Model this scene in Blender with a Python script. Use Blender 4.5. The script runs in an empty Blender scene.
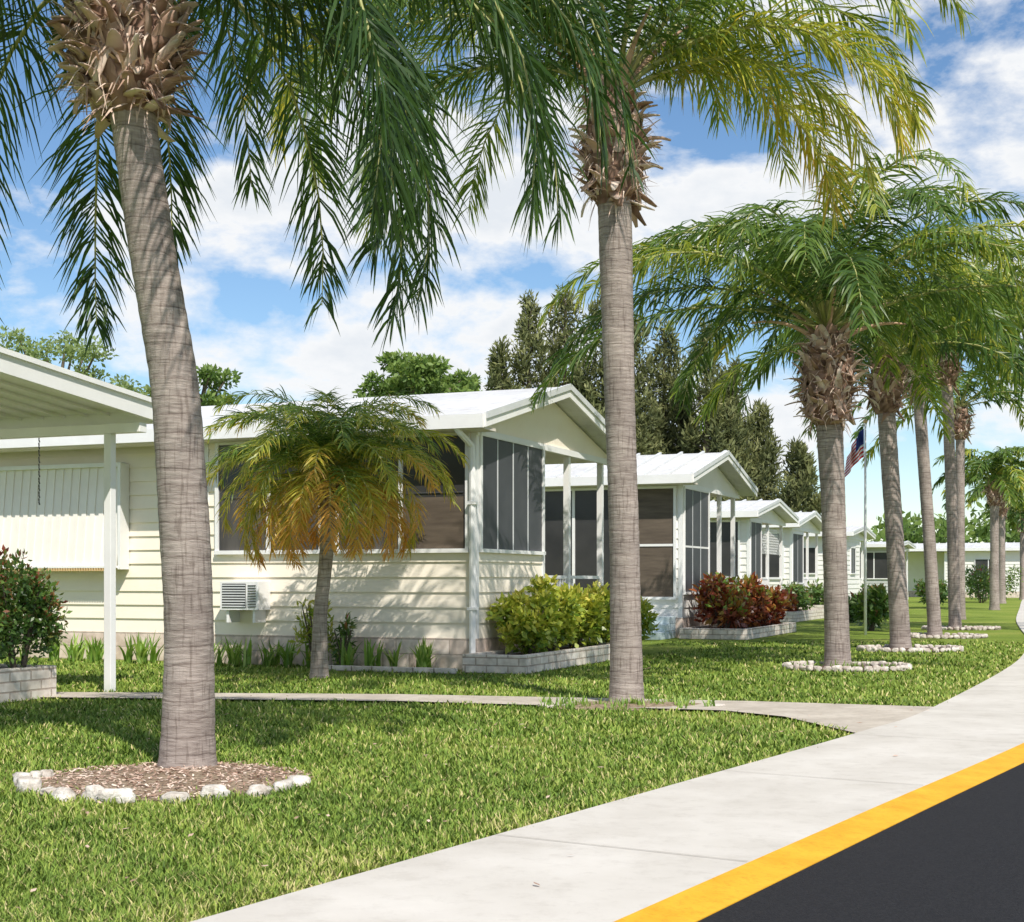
import bpy, bmesh, math, random
import numpy as np
from mathutils import Vector, noise as mnoise
random.seed(7)
R = np.random.RandomState(11)
rad = math.radians
scene = bpy.context.scene
scene.view_settings.view_transform = 'Standard'
scene.view_settings.look = 'None'
scene.view_settings.exposure = 0

# ------------------------------------------------------------------ materials
def new_mat(name):
    m = bpy.data.materials.new(name); m.use_nodes = True
    nt = m.node_tree; nt.nodes.clear()
    out = nt.nodes.new('ShaderNodeOutputMaterial')
    b = nt.nodes.new('ShaderNodeBsdfPrincipled')
    nt.links.new(b.outputs[0], out.inputs[0])
    return m, nt, b, out

def ramp(nt, stops):
    r = nt.nodes.new('ShaderNodeValToRGB')
    e = r.color_ramp.elements
    while len(e) < len(stops): e.new(0.5)
    for i, (p, c) in enumerate(stops):
        e[i].position = p; e[i].color = (c[0], c[1], c[2], 1)
    return r

def noisy_mat(name, c1, c2, scale=5, rough=0.8, bump=0.2, bscale=None, detail=6, spec=0.3, stretch=(1,1,1), metallic=0, c3=None, bdist=0.01, stain=0):
    m, nt, b, out = new_mat(name)
    tc = nt.nodes.new('ShaderNodeTexCoord')
    mp = nt.nodes.new('ShaderNodeMapping'); mp.inputs['Scale'].default_value = stretch
    nt.links.new(tc.outputs['Object'], mp.inputs[0])
    n = nt.nodes.new('ShaderNodeTexNoise'); n.inputs['Scale'].default_value = scale; n.inputs['Detail'].default_value = detail
    n.inputs['Roughness'].default_value = 0.6
    nt.links.new(mp.outputs[0], n.inputs['Vector'])
    st = [(0.3, c1), (0.7, c2)] if c3 is None else [(0.3, c1), (0.55, c2), (0.72, c3)]
    r = ramp(nt, st); nt.links.new(n.outputs[0], r.inputs[0])
    col = r.outputs[0]
    if stain > 0:
        n4 = nt.nodes.new('ShaderNodeTexNoise'); n4.inputs['Scale'].default_value = scale*6; n4.inputs['Detail'].default_value = 12; n4.inputs['Roughness'].default_value=.75
        nt.links.new(tc.outputs['Object'], n4.inputs['Vector'])
        r4 = ramp(nt, [(.36,(.55,.52,.48)),(.5,(1,1,1))]); nt.links.new(n4.outputs[0], r4.inputs[0])
        mu = nt.nodes.new('ShaderNodeMix'); mu.data_type='RGBA'; mu.blend_type='MULTIPLY'; mu.inputs[0].default_value=stain
        nt.links.new(col, mu.inputs[6]); nt.links.new(r4.outputs[0], mu.inputs[7]); col = mu.outputs[2]
    nt.links.new(col, b.inputs['Base Color'])
    b.inputs['Roughness'].default_value = rough
    b.inputs['Specular IOR Level'].default_value = spec
    b.inputs['Metallic'].default_value = metallic
    if bump > 0:
        n2 = nt.nodes.new('ShaderNodeTexNoise'); n2.inputs['Scale'].default_value = bscale or scale*4; n2.inputs['Detail'].default_value = 5
        nt.links.new(mp.outputs[0], n2.inputs['Vector'])
        bp = nt.nodes.new('ShaderNodeBump'); bp.inputs['Strength'].default_value = bump; bp.inputs['Distance'].default_value = bdist
        nt.links.new(n2.outputs[0], bp.inputs['Height']); nt.links.new(bp.outputs[0], b.inputs['Normal'])
    return m

def leaf_mat(name, stops, trans=0.35, rough=0.5, spec=0.35):
    m, nt, b, out = new_mat(name)
    a = nt.nodes.new('ShaderNodeAttribute'); a.attribute_name = 'rnd'
    r = ramp(nt, stops); nt.links.new(a.outputs['Fac'], r.inputs[0])
    nt.links.new(r.outputs[0], b.inputs['Base Color'])
    b.inputs['Roughness'].default_value = rough
    b.inputs['Specular IOR Level'].default_value = spec
    if trans > 0:
        t = nt.nodes.new('ShaderNodeBsdfTranslucent')
        hs = nt.nodes.new('ShaderNodeHueSaturation'); hs.inputs['Hue'].default_value = 0.485; hs.inputs['Value'].default_value = 1.7; hs.inputs['Saturation'].default_value=1.05
        nt.links.new(r.outputs[0], hs.inputs['Color']); nt.links.new(hs.outputs[0], t.inputs[0])
        mx = nt.nodes.new('ShaderNodeMixShader'); mx.inputs[0].default_value = trans
        nt.links.new(b.outputs[0], mx.inputs[1]); nt.links.new(t.outputs[0], mx.inputs[2]); nt.links.new(mx.outputs[0], out.inputs[0])
    return m

M = {}
M['siding_cream'] = noisy_mat('siding_cream', (.93,.83,.69), (.96,.88,.75), 1.3, .55, .03, stretch=(1,1,3), stain=.05)
M['siding_white'] = noisy_mat('siding_white', (.82,.79,.75), (.88,.86,.82), 1.5, .55, .03)
M['siding_grey'] = noisy_mat('siding_grey', (.5,.52,.5), (.6,.61,.6), 1.5, .55, .03)
M['white_trim'] = noisy_mat('white_trim', (.82,.81,.80), (.90,.89,.88), 3, .45, .04)
M['panel'] = noisy_mat('awning_panel', (.84,.79,.72), (.90,.86,.80), 2, .5, .04)
M['aluminium'] = noisy_mat('aluminium', (.6,.62,.63), (.72,.73,.74), 3, .4, .03)
M['roof_white'] = noisy_mat('roof_white', (.56,.56,.56), (.72,.72,.72), .9, .5, .05, stain=.35)
M['ceiling'] = noisy_mat('ceiling', (.66,.60,.53), (.76,.70,.63), 2, .6, .03)
M['screen'] = noisy_mat('screen', (.028,.028,.030), (.065,.063,.062), .8, .3, .0, spec=.5)
M['sidescreen'] = noisy_mat('sidescreen', (.045,.048,.055), (.085,.088,.095), .9, .5, .0, spec=.4)
M['blind'] = noisy_mat('blind', (.085,.065,.05), (.16,.125,.095), 1.2, .6, .05, stretch=(1,1,8))
M['curtain'] = noisy_mat('curtain', (.045,.042,.040), (.115,.105,.095), 5, .6, .05, stretch=(1,1,.15))
M['concrete'] = noisy_mat('concrete', (.51,.475,.42), (.64,.605,.55), 1.3, .85, .25, bscale=60, detail=10, spec=.2, bdist=.004, stain=.22)
M['path'] = noisy_mat('path_concrete', (.40,.35,.29), (.58,.52,.44), 2.5, .9, .25, bscale=60, detail=10, spec=.2, bdist=.004, stain=.35)
M['joint'] = noisy_mat('joint', (.24,.21,.17), (.36,.33,.28), 8, .95, .2)
M['asphalt'] = noisy_mat('asphalt', (.010,.010,.012), (.028,.027,.029), 90, .8, .9, bscale=140, detail=4, spec=.2, bdist=.006, stain=.3)
M['yellow'] = noisy_mat('yellow_paint', (.66,.32,.014), (.80,.44,.03), 5, .65, .3, bscale=80, detail=10, spec=.3, bdist=.004, stain=.4)
M['whiterock'] = noisy_mat('whitewashed_rock', (.36,.30,.24), (.84,.80,.73), 9, .9, .9, bscale=25, bdist=.025, stain=.6)
M['edging'] = noisy_mat('edging_stone', (.36,.28,.24), (.78,.73,.66), 9, .9, .8, bscale=25, bdist=.02, stain=.5)
M['mulch'] = noisy_mat('mulch', (.20,.135,.09), (.50,.39,.27), 22, .95, 1, bscale=60, bdist=.03)
M['soil'] = noisy_mat('soil', (.06,.038,.025), (.19,.12,.085), 14, .95, 1, bscale=40, bdist=.03)
M['boot'] = leaf_mat('palm_boot', [(0,(.14,.08,.055)),(.35,(.42,.27,.20)),(.7,(.66,.49,.39)),(1,(.80,.68,.57))], trans=.08, rough=.85, spec=.15)
M['rachis'] = noisy_mat('rachis', (.24,.29,.07), (.50,.46,.20), 4, .5, .05)
M['petiole'] = noisy_mat('dry_petiole', (.42,.26,.17), (.66,.44,.30), 4, .7, .1)
M['frond'] = leaf_mat('palm_frond', [(0,(.016,.040,.010)),(.35,(.055,.115,.021)),(.6,(.14,.225,.034)),(.8,(.44,.43,.05)),(1,(.62,.36,.07))], trans=.34, rough=.4, spec=.45)
M['grassblade'] = leaf_mat('grass_blade', [(0,(.06,.105,.018)),(.45,(.17,.265,.04)),(.75,(.33,.39,.075)),(1,(.60,.49,.25))], trans=0, rough=.6, spec=.2)
M['croton'] = leaf_mat('croton_leaf', [(0,(.04,.10,.018)),(.4,(.14,.25,.03)),(.75,(.42,.46,.06)),(1,(.64,.58,.12))], trans=.22, rough=.3, spec=.5)
M['redcroton'] = leaf_mat('red_croton_leaf', [(0,(.035,.035,.012)),(.35,(.12,.04,.022)),(.62,(.26,.06,.03)),(.82,(.36,.17,.04)),(1,(.16,.27,.04))], trans=.2, rough=.3, spec=.5)
M['shrub'] = leaf_mat('shrub_leaf', [(0,(.025,.06,.014)),(.5,(.08,.16,.035)),(.82,(.16,.25,.055)),(1,(.34,.10,.06))], trans=.25, rough=.35, spec=.5)
M['lily'] = leaf_mat('strap_leaf', [(0,(.09,.17,.03)),(.5,(.20,.35,.06)),(1,(.46,.56,.17))], trans=.3)
M['pine'] = leaf_mat('conifer_foliage', [(0,(.035,.045,.022)),(.45,(.115,.135,.052)),(.8,(.21,.225,.085)),(1,(.30,.30,.13))], trans=.2, rough=.7)
M['broad'] = leaf_mat('broadleaf_foliage', [(0,(.04,.085,.018)),(.5,(.11,.19,.04)),(1,(.25,.34,.085))], trans=.3, rough=.5)
M['pale'] = leaf_mat('pale_foliage', [(0,(.10,.15,.05)),(.5,(.20,.27,.085)),(1,(.34,.42,.18))], trans=.35, rough=.5)
M['bark'] = noisy_mat('bark', (.08,.06,.045), (.2,.16,.12), 9, .9, .8, bdist=.02)
M['flag_red'] = noisy_mat('flag_red', (.50,.03,.04), (.60,.04,.05), 5, .8, 0)
M['flag_white'] = noisy_mat('flag_white', (.78,.78,.78), (.86,.86,.86), 5, .8, 0)
M['flag_blue'] = noisy_mat('flag_blue', (.015,.03,.16), (.02,.04,.2), 5, .8, 0)
M['dark'] = noisy_mat('dark_metal', (.02,.02,.02), (.05,.05,.05), 8, .5, 0)
M['step_blue'] = noisy_mat('step_blue', (.50,.60,.64), (.66,.74,.76), 4, .7, .2)
M['orange_trim'] = noisy_mat('orange_trim', (.62,.42,.20), (.72,.52,.28), 6, .6, 0)

def trunk_mat(name, dark, light, ring=9.0):
    m, nt, b, out = new_mat(name)
    tc = nt.nodes.new('ShaderNodeTexCoord')
    w = nt.nodes.new('ShaderNodeTexWave'); w.wave_type='BANDS'; w.bands_direction='Z'; w.wave_profile='SAW'
    w.inputs['Scale'].default_value = ring*0.314; w.inputs['Distortion'].default_value = 1.8; w.inputs['Detail'].default_value = 3; w.inputs['Detail Scale'].default_value = 1.6
    nt.links.new(tc.outputs['Object'], w.inputs['Vector'])
    mp = nt.nodes.new('ShaderNodeMapping'); mp.inputs['Scale'].default_value=(1,1,7)
    nt.links.new(tc.outputs['Object'], mp.inputs[0])
    n = nt.nodes.new('ShaderNodeTexNoise'); n.inputs['Scale'].default_value = 7; n.inputs['Detail'].default_value = 9; n.inputs['Roughness'].default_value=.7
    nt.links.new(mp.outputs[0], n.inputs['Vector'])
    mp2 = nt.nodes.new('ShaderNodeMapping'); mp2.inputs['Scale'].default_value=(5,5,.5)
    nt.links.new(tc.outputs['Object'], mp2.inputs[0])
    n3 = nt.nodes.new('ShaderNodeTexNoise'); n3.inputs['Scale'].default_value = 9; n3.inputs['Detail'].default_value = 6
    nt.links.new(mp2.outputs[0], n3.inputs['Vector'])
    r = ramp(nt, [(.3, dark), (.52, tuple((a+c)/2 for a,c in zip(dark,light))), (.72, light)])
    nt.links.new(n.outputs[0], r.inputs[0])
    wr = ramp(nt, [(0,(.42,.38,.36)),(.12,(.95,.95,.95)),(1,(1,1,1))]); nt.links.new(w.outputs[0], wr.inputs[0])
    mul = nt.nodes.new('ShaderNodeMix'); mul.data_type='RGBA'; mul.blend_type='MULTIPLY'; mul.inputs[0].default_value=.8
    nt.links.new(r.outputs[0], mul.inputs[6]); nt.links.new(wr.outputs[0], mul.inputs[7])
    cr = ramp(nt, [(.34,(.45,.42,.4)),(.46,(1,1,1))]); nt.links.new(n3.outputs[0], cr.inputs[0])
    mul2 = nt.nodes.new('ShaderNodeMix'); mul2.data_type='RGBA'; mul2.blend_type='MULTIPLY'; mul2.inputs[0].default_value=.6
    nt.links.new(mul.outputs[2], mul2.inputs[6]); nt.links.new(cr.outputs[0], mul2.inputs[7])
    n5 = nt.nodes.new('ShaderNodeTexNoise'); n5.inputs['Scale'].default_value = 2.3; n5.inputs['Detail'].default_value = 5; nt.links.new(tc.outputs['Object'], n5.inputs['Vector'])
    r5 = ramp(nt, [(.35,(.72,.70,.68)),(.6,(1.0,.98,.95))]); nt.links.new(n5.outputs[0], r5.inputs[0])
    mul3 = nt.nodes.new('ShaderNodeMix'); mul3.data_type='RGBA'; mul3.blend_type='MULTIPLY'; mul3.inputs[0].default_value=.9
    nt.links.new(mul2.outputs[2], mul3.inputs[6]); nt.links.new(r5.outputs[0], mul3.inputs[7])
    nt.links.new(mul3.outputs[2], b.inputs['Base Color'])
    b.inputs['Roughness'].default_value=.9; b.inputs['Specular IOR Level'].default_value=.15
    add = nt.nodes.new('ShaderNodeMath'); add.operation='ADD'
    nt.links.new(w.outputs[0], add.inputs[0]); nt.links.new(n.outputs[0], add.inputs[1])
    bp = nt.nodes.new('ShaderNodeBump'); bp.inputs['Strength'].default_value=.7; bp.inputs['Distance'].default_value=.014
    nt.links.new(add.outputs[0], bp.inputs['Height']); nt.links.new(bp.outputs[0], b.inputs['Normal'])
    return m
M['trunk'] = trunk_mat('palm_trunk', (.27,.22,.20), (.60,.525,.48))

def brick_mat(name, c1, c2, mortar, sc=1.0, bw=.4, bh=.2):
    m, nt, b, out = new_mat(name)
    tc = nt.nodes.new('ShaderNodeTexCoord')
    sp = nt.nodes.new('ShaderNodeSeparateXYZ'); nt.links.new(tc.outputs['Object'], sp.inputs[0])
    ad = nt.nodes.new('ShaderNodeMath'); ad.operation='ADD'; nt.links.new(sp.outputs[0], ad.inputs[0]); nt.links.new(sp.outputs[1], ad.inputs[1])
    cb = nt.nodes.new('ShaderNodeCombineXYZ'); nt.links.new(ad.outputs[0], cb.inputs[0]); nt.links.new(sp.outputs[2], cb.inputs[1])
    bk = nt.nodes.new('ShaderNodeTexBrick'); bk.inputs['Scale'].default_value=sc
    bk.inputs['Color1'].default_value=(*c1,1); bk.inputs['Color2'].default_value=(*c2,1); bk.inputs['Mortar'].default_value=(*mortar,1)
    bk.inputs['Brick Width'].default_value=bw; bk.inputs['Row Height'].default_value=bh; bk.inputs['Mortar Size'].default_value=.010; bk.inputs['Mortar Smooth'].default_value=.3
    nt.links.new(cb.outputs[0], bk.inputs['Vector'])
    n = nt.nodes.new('ShaderNodeTexNoise'); n.inputs['Scale'].default_value=9; n.inputs['Detail'].default_value=8; nt.links.new(tc.outputs['Object'], n.inputs['Vector'])
    rr = ramp(nt, [(.3,(.62,.58,.54)),(.65,(1,1,1))]); nt.links.new(n.outputs[0], rr.inputs[0])
    mul = nt.nodes.new('ShaderNodeMix'); mul.data_type='RGBA'; mul.blend_type='MULTIPLY'; mul.inputs[0].default_value=.8
    nt.links.new(bk.outputs[0], mul.inputs[6]); nt.links.new(rr.outputs[0], mul.inputs[7]); nt.links.new(mul.outputs[2], b.inputs['Base Color'])
    b.inputs['Roughness'].default_value=.9
    bp = nt.nodes.new('ShaderNodeBump'); bp.inputs['Strength'].default_value=.6; bp.inputs['Distance'].default_value=.02; bp.invert=True
    nt.links.new(bk.outputs['Fac'], bp.inputs['Height']); nt.links.new(bp.outputs[0], b.inputs['Normal'])
    return m
M['skirt'] = brick_mat('skirt_block', (.78,.63,.54), (.86,.75,.66), (.60,.49,.42))
M['planter'] = brick_mat('planter_block', (.72,.65,.57), (.84,.78,.71), (.48,.40,.34), bw=.3, bh=.1)

def ground_mat():
    m, nt, b, out = new_mat('lawn')
    tc = nt.nodes.new('ShaderNodeTexCoord')
    n = nt.nodes.new('ShaderNodeTexNoise'); n.inputs['Scale'].default_value=.45; n.inputs['Detail'].default_value=6; nt.links.new(tc.outputs['Object'], n.inputs['Vector'])
    n2 = nt.nodes.new('ShaderNodeTexNoise'); n2.inputs['Scale'].default_value=14; n2.inputs['Detail'].default_value=10; n2.inputs['Roughness'].default_value=.8; nt.links.new(tc.outputs['Object'], n2.inputs['Vector'])
    mix = nt.nodes.new('ShaderNodeMath'); mix.operation='MULTIPLY_ADD'; mix.inputs[1].default_value=.4
    nt.links.new(n.outputs[0], mix.inputs[0])
    sc = nt.nodes.new('ShaderNodeMath'); sc.operation='MULTIPLY'; sc.inputs[1].default_value=.6; nt.links.new(n2.outputs[0], sc.inputs[0])
    nt.links.new(sc.outputs[0], mix.inputs[2])
    r = ramp(nt, [(.36,(.11,.16,.025)),(.5,(.19,.26,.042)),(.6,(.30,.32,.075)),(.70,(.44,.37,.16))])
    nt.links.new(mix.outputs[0], r.inputs[0]); nt.links.new(r.outputs[0], b.inputs['Base Color'])
    b.inputs['Roughness'].default_value=1; b.inputs['Specular IOR Level'].default_value=.1
    bp = nt.nodes.new('ShaderNodeBump'); bp.inputs['Strength'].default_value=.8; bp.inputs['Distance'].default_value=.04
    nt.links.new(n2.outputs[0], bp.inputs['Height']); nt.links.new(bp.outputs[0], b.inputs['Normal'])
    return m
M['lawn'] = ground_mat()

# ------------------------------------------------------------------ mesh helpers
def link(o, parent=None):
    scene.collection.objects.link(o)
    if parent: o.parent = parent
    return o
def empty(name, loc=(0,0,0), rz=0):
    e = bpy.data.objects.new(name, None); e.empty_display_size=.2
    e.location = loc; e.rotation_euler[2] = rz
    return link(e)

class MB:
    def __init__(s): s.v=[]; s.f=[]; s.m=[]; s.mats=[]
    def mi(s, mat):
        if mat not in s.mats: s.mats.append(mat)
        return s.mats.index(mat)
    def add(s, vs, fs, mat):
        b=len(s.v); s.v+= [tuple(v) for v in vs]; k=s.mi(mat)
        for f in fs: s.f.append(tuple(b+i for i in f)); s.m.append(k)
    def box(s, x0,x1,y0,y1,z0,z1, mat):
        s.add([(x0,y0,z0),(x1,y0,z0),(x1,y1,z0),(x0,y1,z0),(x0,y0,z1),(x1,y0,z1),(x1,y1,z1),(x0,y1,z1)],
              [(0,3,2,1),(4,5,6,7),(0,1,5,4),(1,2,6,5),(2,3,7,6),(3,0,4,7)], mat)
    def prism(s, poly, off, mat):
        n=len(poly); a=[Vector(p) for p in poly]; o=Vector(off)
        s.add(a+[p+o for p in a], [tuple(range(n))[::-1], tuple(range(n,2*n))]+[(i,(i+1)%n,n+(i+1)%n,n+i) for i in range(n)], mat)
    def tube(s, pts, rr, mat, n=8, cap=True):
        pts=[Vector(p) for p in pts]; vs=[]; 
        for i,p in enumerate(pts):
            t=(pts[min(i+1,len(pts)-1)]-pts[max(i-1,0)]).normalized()
            a=t.cross(Vector((0,1,0))); 
            if a.length<.05: a=t.cross(Vector((1,0,0)))
            a.normalize(); b=t.cross(a)
            for k in range(n):
                w=2*math.pi*k/n; vs.append(p+(a*math.cos(w)+b*math.sin(w))*rr[i])
        fs=[(i*n+k,i*n+(k+1)%n,(i+1)*n+(k+1)%n,(i+1)*n+k) for i in range(len(pts)-1) for k in range(n)]
        if cap: fs+= [tuple(range(n)), tuple(range((len(pts)-1)*n,len(pts)*n))[::-1]]
        s.add(vs,fs,mat)
    def obj(s, name, parent=None, bevel=0, smooth=False):
        me=bpy.data.meshes.new(name); me.from_pydata(s.v,[],s.f); 
        for m in s.mats: me.materials.append(M[m])
        me.polygons.foreach_set('material_index', s.m)
        bm=bmesh.new(); bm.from_mesh(me); bmesh.ops.recalc_face_normals(bm, faces=bm.faces); bm.to_mesh(me); bm.free()
        if smooth: me.polygons.foreach_set('use_smooth',[True]*len(me.polygons))
        me.update()
        o=bpy.data.objects.new(name,me); link(o,parent)
        if bevel:
            bv=o.modifiers.new('b','BEVEL'); bv.width=bevel; bv.segments=2; bv.limit_method='ANGLE'
        return o

def np_mesh(name, V, F, mat, rnd=None, parent=None, smooth=False):
    me=bpy.data.meshes.new(name); F=np.asarray(F,dtype=np.int32); k=F.shape[1]
    me.vertices.add(len(V)); me.vertices.foreach_set('co', np.asarray(V,dtype=np.float32).ravel())
    me.loops.add(F.size); me.loops.foreach_set('vertex_index', F.ravel())
    me.polygons.add(len(F)); me.polygons.foreach_set('loop_start', np.arange(0,F.size,k,dtype=np.int32))
    if rnd is not None:
        a=me.attributes.new('rnd','FLOAT','POINT'); a.data.foreach_set('value', np.asarray(rnd,dtype=np.float32))
    me.materials.append(M[mat]); me.update(calc_edges=True); me.validate()
    if smooth: me.polygons.foreach_set('use_smooth',[True]*len(me.polygons))
    o=bpy.data.objects.new(name,me); return link(o,parent)

def nrm(a): return a/np.maximum(np.linalg.norm(a,axis=-1,keepdims=True),1e-6)

# ------------------------------------------------------------------ palms
class Fronds:
    def __init__(s): s.V=[];s.F=[];s.r=[];s.n=0; s.rach=MB()
    def add(s, org, az, el, L, droop, leaf=.55, nl=85, width=.03, bias=.4, curl=0., grav=.5, tip=.1, rr=.024, power=1.25, start=.12):
        n=28; t=np.linspace(0,1,n)
        phi=rad(el)-rad(droop)*t**power; azs=rad(az)+rad(curl)*t
        T=np.stack([np.cos(phi)*np.cos(azs),np.cos(phi)*np.sin(azs),np.sin(phi)],1)
        P=np.array(org)+np.vstack([[0,0,0],np.cumsum((T[:-1]+T[1:])*.5*L/(n-1),0)])
        s.rach.tube([tuple(p) for p in P[::3]], [rr*(1-.85*x) for x in t[::3]],'rachis',n=5,cap=False)
        for sg in (-1,1):
            u=np.sort(R.uniform(start,1,nl)); 
            p=np.stack([np.interp(u,t,P[:,i]) for i in range(3)],1)
            tt=nrm(np.stack([np.interp(u,t,T[:,i]) for i in range(3)],1))
            a=rad(az)+rad(curl)*u
            S=np.stack([-np.sin(a),np.cos(a),0*a],1)*sg
            N=nrm(np.cross(S,tt)); N*=np.sign(np.where(abs(N[:,2:])<1e-3,1,N[:,2:]))
            ang=np.radians(20+36*u+R.randn(nl)*9)
            lift=R.uniform(-.35,.65,nl)
            d0=nrm(S*np.cos(ang)[:,None]+tt*np.sin(ang)[:,None]+N*lift[:,None])
            ln=leaf*np.clip((u-start+.05)/.2,.25,1)*(1-.6*u**4)*R.uniform(.75,1.1,nl)
            pts=[p]; ds=[d0]; g=grav*R.uniform(.5,1.5,nl)
            seg=ln/3
            for k in range(3):
                d=nrm(d0+np.array([0,0,-1.])*(g*(k+.3))[:,None]); ds.append(d)
                pts.append(pts[-1]+d*seg[:,None])
            mixr=R.uniform(-1,1,nl)[:,None]
            W=width*R.uniform(.8,1.15,nl)
            vs=np.zeros((nl,8,3))
            for k in range(4):
                d=ds[max(k,1)]
                w=nrm(tt-(tt*d).sum(1,keepdims=True)*d); w=nrm(w+np.cross(d,w)*mixr)
                h=(W*[.55,1,.75,.06][k]*.5)[:,None]
                vs[:,2*k]=pts[k]-w*h; vs[:,2*k+1]=pts[k]+w*h
            base=s.n+np.arange(nl)*8
            for k in range(3):
                s.F.append(np.stack([base+2*k,base+2*k+1,base+2*k+3,base+2*k+2],1))
            r0=bias+R.randn(nl)*.07+tip*u**2
            rr_=np.repeat(r0[:,None],8,1); rr_[:,6:]+=tip
            s.V.append(vs.reshape(-1,3)); s.r.append(np.clip(rr_,0,1).ravel()); s.n+=nl*8
    def build(s, parent):
        np_mesh('fronds', np.vstack(s.V), np.vstack(s.F),'frond',np.concatenate(s.r),parent)
        s.rach.obj('rachises',parent,smooth=True)

def trunk(pts, rr, parent, mat='trunk', step=.045, n=22):
    z=[p[2] for p in pts]; zz=np.arange(z[0],z[-1]+.001,step)
    def sm(vals):
        c=np.interp(zz,z,vals); k=max(3,int(.5/step))|1; pad=np.pad(c,k//2,'edge'); return np.convolve(pad,np.ones(k)/k,'valid')
    X=sm([p[0] for p in pts]);Y=sm([p[1] for p in pts]);RR=sm(rr)
    RR=RR+.028*np.exp(-(zz-zz[0])/.12)*(rr[0]/.18)
    mb=MB(); vs=[];fs=[]
    for i in range(len(zz)):
        rj=RR[i]*(1+.012*math.sin(i*2.1)+R.uniform(-.008,.008))
        for k in range(n):
            w=2*math.pi*k/n
            q=rj*(1+.03*mnoise.noise(Vector((math.cos(w)*2,math.sin(w)*2,zz[i]*1.5))))
            vs.append((X[i]+q*math.cos(w),Y[i]+q*math.sin(w),zz[i]))
    for i in range(len(zz)-1):
        for k in range(n): fs.append((i*n+k,i*n+(k+1)%n,(i+1)*n+(k+1)%n,(i+1)*n+k))
    mb.add(vs,fs,mat); return mb.obj('trunk',parent,smooth=True)

def boots(center, H, rmax, parent, n=85, rbase=.16, piece=(.18,.38), wid=(.045,.085), fib=2.5):
    V=[];F=[];r=[];c=0
    cx,cy,cz=center
    def prof(t): return rbase+(rmax*.80-rbase)*math.sin(math.pi*min(1,t*1.02))**.8 if t<.97 else rbase*.8
    ns=26; nz=20
    for i in range(nz+1):
        t=i/nz; pr=prof(t)
        for k in range(ns):
            w=2*math.pi*k/ns; q=pr*(.93+.16*random.uniform(-1,1))
            V.append((cx+q*math.cos(w),cy+q*math.sin(w),cz+t*H)); r.append(random.uniform(.0,.35))
    for i in range(nz):
        for k in range(ns): F.append((i*ns+k,i*ns+(k+1)%ns,(i+1)*ns+(k+1)%ns,(i+1)*ns+k))
    c=len(V)
    for i in range(n):
        t=(i+.5)/n; az=i*2.39996+random.uniform(-.35,.35); pr=prof(t)*.92
        o=Vector((math.cos(az),math.sin(az),0)); sd=Vector((-math.sin(az),math.cos(az),0))
        p=Vector((cx,cy,cz+t*H*.97))+o*pr
        L=random.uniform(*piece)*(1-.2*t)
        q_=random.random()
        el=rad(random.uniform(45,88)) if q_<.6 else (rad(random.uniform(0,45)) if q_<.78 else rad(random.uniform(-85,-20)))
        bend=random.uniform(-.5,1.3); w0=random.uniform(*wid); th=.009
        tone=random.uniform(.2,1.0); side=random.uniform(-.35,.35); tw=random.uniform(-.6,.6)
        for k in range(5):
            e=el-bend*k/4; d=(o*math.cos(e)+Vector((0,0,1))*math.sin(e)+sd*side).normalized()
            if k: p=p+d*L/4
            sd2=(sd+o*tw*k/4).normalized(); up=d.cross(sd2).normalized(); w=w0*[1,.95,.8,.6,.3][k]*(1+random.uniform(-.25,.25))
            for a,b in ((-1,-1),(1,-1),(1,1),(-1,1)):
                q=p+sd2*a*w+up*b*th*(1-.15*k)-o*.35*w
                V.append(tuple(q)); r.append(min(1,max(0,tone+random.uniform(-.15,.15)-(.2 if k==0 else 0))))
        for k in range(4):
            b0=c+k*4
            for j in range(4): F.append((b0+j,b0+(j+1)%4,b0+4+(j+1)%4,b0+4+j))
        F.append((c,c+3,c+2,c+1)); F.append((c+16,c+17,c+18,c+19)); c+=20
    for i in range(int(n*fib)):
        t=random.random(); az=random.uniform(0,6.28); pr=prof(t)
        o=Vector((math.cos(az),math.sin(az),0)); sd=Vector((-math.sin(az),math.cos(az),0)); p=Vector((cx,cy,cz+t*H))+o*pr
        L=random.uniform(.10,.30); e=random.uniform(-1.5,1.2); d=(o*math.cos(e)+Vector((0,0,1))*math.sin(e)+sd*random.uniform(-.9,.9)).normalized()
        p2=p+d*L*.5; p3=p2+(d+Vector((0,0,-.6))).normalized()*L*.5
        ww=random.uniform(.004,.014)
        for q,w in ((p,ww),(p2,ww*.7),(p3,.002)):
            V.append(tuple(q-sd*w)); V.append(tuple(q+sd*w)); x=random.uniform(.3,.95); r+= [x,x]
        F.append((c,c+1,c+3,c+2)); F.append((c+2,c+3,c+5,c+4)); c+=6
    np_mesh('leaf_boots',V,F,'boot',r,parent)
def petioles(o, parent, specs):
    m=MB()
    for az,el,L,dr in specs:
        p=Vector(o); pts=[p.copy()]; 
        for k in range(8):
            e=rad(el-dr*k/7); p=p+Vector((math.cos(e)*math.cos(rad(az)),math.cos(e)*math.sin(rad(az)),math.sin(e)))*L/8; pts.append(p.copy())
        m.tube(pts,[.045-.0042*i for i in range(9)],'petiole',n=6)
    m.obj('dry_petioles',parent,smooth=True)

GA=137.508
def crown(fr, org, n, L=(3.3,4.0), az0=0, leaf=.55, nl=80, width=.03, bias=.38, elr=(80,5), **kw):
    for i in range(n):
        f=i/(n-1); el=elr[0]+(elr[1]-elr[0])*f+random.uniform(-6,6)
        dr=72+70*(1-f)*1.0+random.uniform(-8,20)
        fr.add(org, az0+i*GA+random.uniform(-12,12), el, random.uniform(*L), dr, leaf=leaf*random.uniform(.85,1.15), nl=nl, width=width,
               bias=bias+random.uniform(-.16,.18)-(.04 if f>.7 else 0), curl=random.uniform(-25,25), **kw)

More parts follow.
